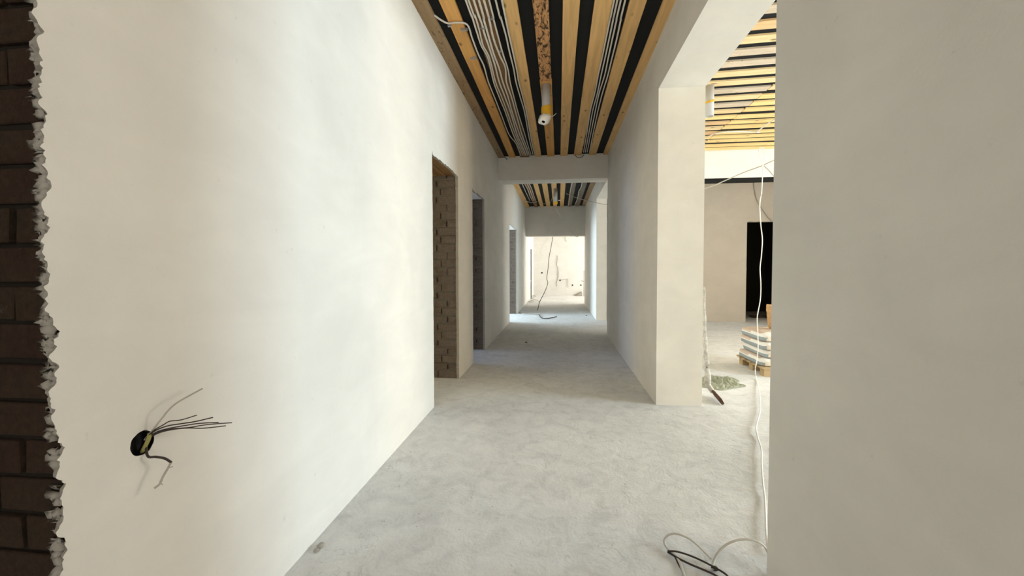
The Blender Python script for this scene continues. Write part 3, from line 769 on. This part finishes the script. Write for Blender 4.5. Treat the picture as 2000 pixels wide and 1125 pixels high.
obj('crumpled_sheet', bm, flat('grey_green_sheet', (.33, .345, .26), .7), smooth=False, label='crumpled grey-green sheet lying on the floor behind the pier', category='sheet')

# ------------------------------------------------------------------ far corridor and far room
zF = lambda x, y: (980+x/5.36, 430+y/5.36)
pts = [Vector((at(1081, 440, y=YB2B+.25).x, YB2B+.25, 3.3)), at(1080, 458, y=YB2B+.22)]
ys = [15.9, 15.6, 15.2, 14.8, 14.4, 14.0, 13.7, 13.4]
for (x, y), Y_ in zip([(520, 260), (497, 380), (485, 500), (472, 610), (482, 660), (450, 750), (395, 860), (378, 935)], ys): pts.append(at(*zF(x, y), y=Y_))
pts.append(at(1050, 606, z=.01))
wire('hanging_cable', 'thin dark cable hanging under the second beam down to the floor', 'cable', pts, .011, M_CABD, n=5)
wire('hanging_wire', 'thin grey wire slanting down in front of the second beam', 'wire',
     [Vector((-.09, 11.95, 3.22)), at(1084, 404, y=12.6), at(1095, 423, y=13.4), at(1109, 443, y=14.2), at(1121, 459, y=15.0), at(1128, 463, y=15.3), Vector((.78, 16.3, 2.7))], .0085, M_CABG, n=5)
zG = lambda x, y: (980+x/7.03, 560+y/7.03)
wire('floor_wire', 'thin grey wire lying across the corridor floor from third doorway', 'wire', [at(*zG(x, y), z=.012) for x, y in ((235, 352), (300, 372), (400, 378), (500, 383), (530, 378))], .010, M_CABG, n=5)
wire('floor_wire', 'dark curved wire end on the corridor floor below hanging cable', 'wire', [at(*zG(x, y), z=.012) for x, y in ((515, 385), (535, 420), (580, 436), (660, 430), (720, 418), (752, 408))], .011, M_CABD, n=5)
for x, y, lb in ((335, 772, 'small black crumb on the shaded floor under the first beam'), (1162, 401, 'small dark crumb on the bluish floor near the far pier')):
    bm = bmesh.new(); p = at(*zG(x, y), z=.0); bmesh.ops.create_icosphere(bm, subdivisions=1, radius=.022)
    for v in bm.verts: v.co = Vector((v.co.x*1.2, v.co.y, v.co.z*.5))+p+Vector((0, 0, .011))
    obj('debris_crumb', bm, M_CABD, label=lb, category='debris')
# dark riser against the far left wall with a tangle at its foot
RX = XL+.03; RY = 18.1
wire('riser_pipe', 'thin dark riser pipe standing against far left wall', 'pipe', [Vector((RX, RY, 0)), Vector((RX, RY, 1)), Vector((RX, RY, 2.2))], .02, flat('dark_steel', (.03, .03, .035), .6), n=1)
zH = lambda x, y: (1020+x/7.03, 440+y/7.03)
for k, l in enumerate([[(85, 750), (100, 770), (112, 775)], [(135, 970), (160, 965), (185, 975), (150, 985), (130, 980)], [(120, 1000), (160, 1015), (205, 1030), (232, 1050)], [(80, 1050), (120, 1035), (160, 1045), (110, 1055), (95, 1040), (150, 1025)]]):
    gp = [at(*zH(x, y), y=RY-.05-.1*(k > 1)) if y < 960 else at(*zH(x, y), y=RY-.15) for x, y in l]
    gp = [Vector((max(p.x, XL+.02), p.y, max(p.z, .015))) for p in gp]
    if k: gp = [Vector((max(p.x, XL+.02), p.y, max(p.z, .015))) for p in [at(*zH(x, y), z=.03) if y > 1000 else at(*zH(x, y), y=RY-.1) for x, y in l]]
    wire('loose_wire', ['short wire end sticking from the far riser pipe', 'curl of thin wire at the upper foot of far riser', 'thin wire running from far riser to the hanging cable', 'tangled dark wire on the floor at far riser foot'][k],
         'wire', gp, .010, M_CABG, n=5)
# sockets, chases and wires of the far wall
YW = YF-.004
for k, (x, y) in enumerate([(270, 653), (519, 755), (690, 822), (805, 822)]):
    p = at(*zH(x, y), y=YW); bm = bmesh.new(); n = 20
    R = [[bm.verts.new((p.x+math.cos(2*math.pi*j/n)*q, yy_, p.z+math.sin(2*math.pi*j/n)*q)) for j in range(n)] for q, yy_ in ((.038, YF), (.038, YF-.012), (.032, YF-.012), (.03, YF-.003))]
    for a, b in zip(R, R[1:]):
        for j in range(n): bm.faces.new((a[j], a[(j+1) % n], b[(j+1) % n], b[j]))
    bm.faces.new(R[-1])
    obj('socket_box', bm, flat('dark_socket', (.03, .03, .035), .6), label=['empty dark socket box highest and leftmost on the bright far wall', 'empty dark socket box in the middle of the far wall', 'empty dark socket box low on far wall, left of the corner pair',
        'empty dark socket box on far wall nearest the right corner'][k], category='electrical box', group='socket boxes on the far wall')
wire('wall_cable', 'pale grey cable wandering down the middle of the far wall', 'cable', [at(*zH(x, y), y=YW-.02) for x, y in ((478, 415), (484, 445), (478, 500), (475, 550), (492, 590), (490, 660), (488, 720), (475, 780), (476, 838))], .012, M_CABG, n=4)
wire('wall_cable', 'thin grey cable beside the wandering cable on the far wall', 'cable', [at(*zH(x, y), y=YW-.02) for x, y in ((486, 580), (498, 640), (502, 690), (490, 740), (470, 785))], .007, M_CABG, n=4)
wire('wall_cable', 'thin grey cable bent at right angle beside far middle socket', 'cable', [at(*zH(x, y), y=YW-.02) for x, y in ((530, 752), (570, 745), (615, 738), (624, 745), (622, 790), (628, 850))], .008, M_CABG, n=4)
wire('wall_cable', 'thin grey cable hanging short from the top of far wall', 'cable', [at(*zH(x, y), y=YW-.03) for x, y in ((585, 150), (592, 180), (600, 210), (612, 222))], .010, M_CABG, n=4)
wire('wall_cable', 'faint pale cable slanting at upper left of far wall', 'cable', [at(*zH(x, y), y=YW-.02) for x, y in ((370, 165), (330, 220), (290, 270), (262, 330), (240, 385))], .006, M_CABW, n=4)
sp = at(*zH(847, 620), y=YF-.5)
wire('riser_pipe', 'thin grey rod standing in the right part of the far room', 'rod', [Vector((sp.x, YF-.5, 0)), Vector((sp.x, YF-.5, .6)), Vector((sp.x, YF-.5, sp.z))], .018, M_CABG, n=1)
wire('loose_wire', 'short dark wire crossing the far right rod', 'wire', [at(*zH(x, y), y=YF-.5) for x, y in ((812, 760), (835, 768), (860, 770), (880, 762))], .012, M_CABD, n=4)
# heap of plaster scraps / board leaning at the right foot of the far wall
a, b, c = at(*zH(690, 958), z=.005), at(*zH(820, 905), y=YF-.1), at(*zH(820, 960), z=.005)
bm = bmesh.new(); q = [Vector((a.x, YF-.02, .002)), Vector((b.x, YF-.02, b.z)), Vector((c.x, YF-.02, .002)), Vector((a.x+.12, YF-.4, .002)), Vector((c.x, YF-.38, .002)), Vector((b.x-.02, YF-.12, b.z*.85))]
v = [bm.verts.new(x) for x in q]
for f in ((0, 1, 2), (0, 3, 5, 1), (3, 4, 5), (4, 2, 1, 5), (0, 2, 4, 3)): bm.faces.new([v[i] for i in f])
bmesh.ops.bevel(bm, geom=list(bm.edges), offset=.02, segments=2, affect='EDGES')
obj('plaster_heap', bm, M_MORTAR, label='small grey-brown heap at the right foot of the far wall', category='heap')
# coil of cable in the dark doorway
bm = bmesh.new()
p = at(1470, 617, z=.03)
for k in range(3):
    cpts = [Vector((p.x+math.cos(s)*(.22+.03*k)+.1, 11.9+math.sin(s)*.15, .02+.015*k+.01*math.sin(3*s))) for s in [i*math.pi/8 for i in range(17)]]
    tube(bm, cpts, .010, n=2)
obj('cable_coil', bm, M_CABD, smooth=True, label='dark cable coil on the floor inside the dark doorway', category='cable')
# crumbs along the left wall
for k, (x, y, s, lb) in enumerate([(626, 1068, .012, 'small plaster crumb at foot of the left wall near picture bottom'), (617, 1077, .009, 'tiny plaster crumb beside the larger one at left wall foot')]):
    bm = bmesh.new(); bmesh.ops.create_icosphere(bm, subdivisions=2, radius=s); p = at(x, y, z=0)
    for v in bm.verts: v.co = Vector((v.co.x*1.3, v.co.y*1.5, v.co.z*.7))*(1+.5*noise.noise(v.co*110))+p+Vector((0, 0, s*.6))
    obj('plaster_crumb', bm, M_MORTAR, label=lb, category='debris')
for o in bpy.data.objects:
    if '_w' in o: del o['_w']
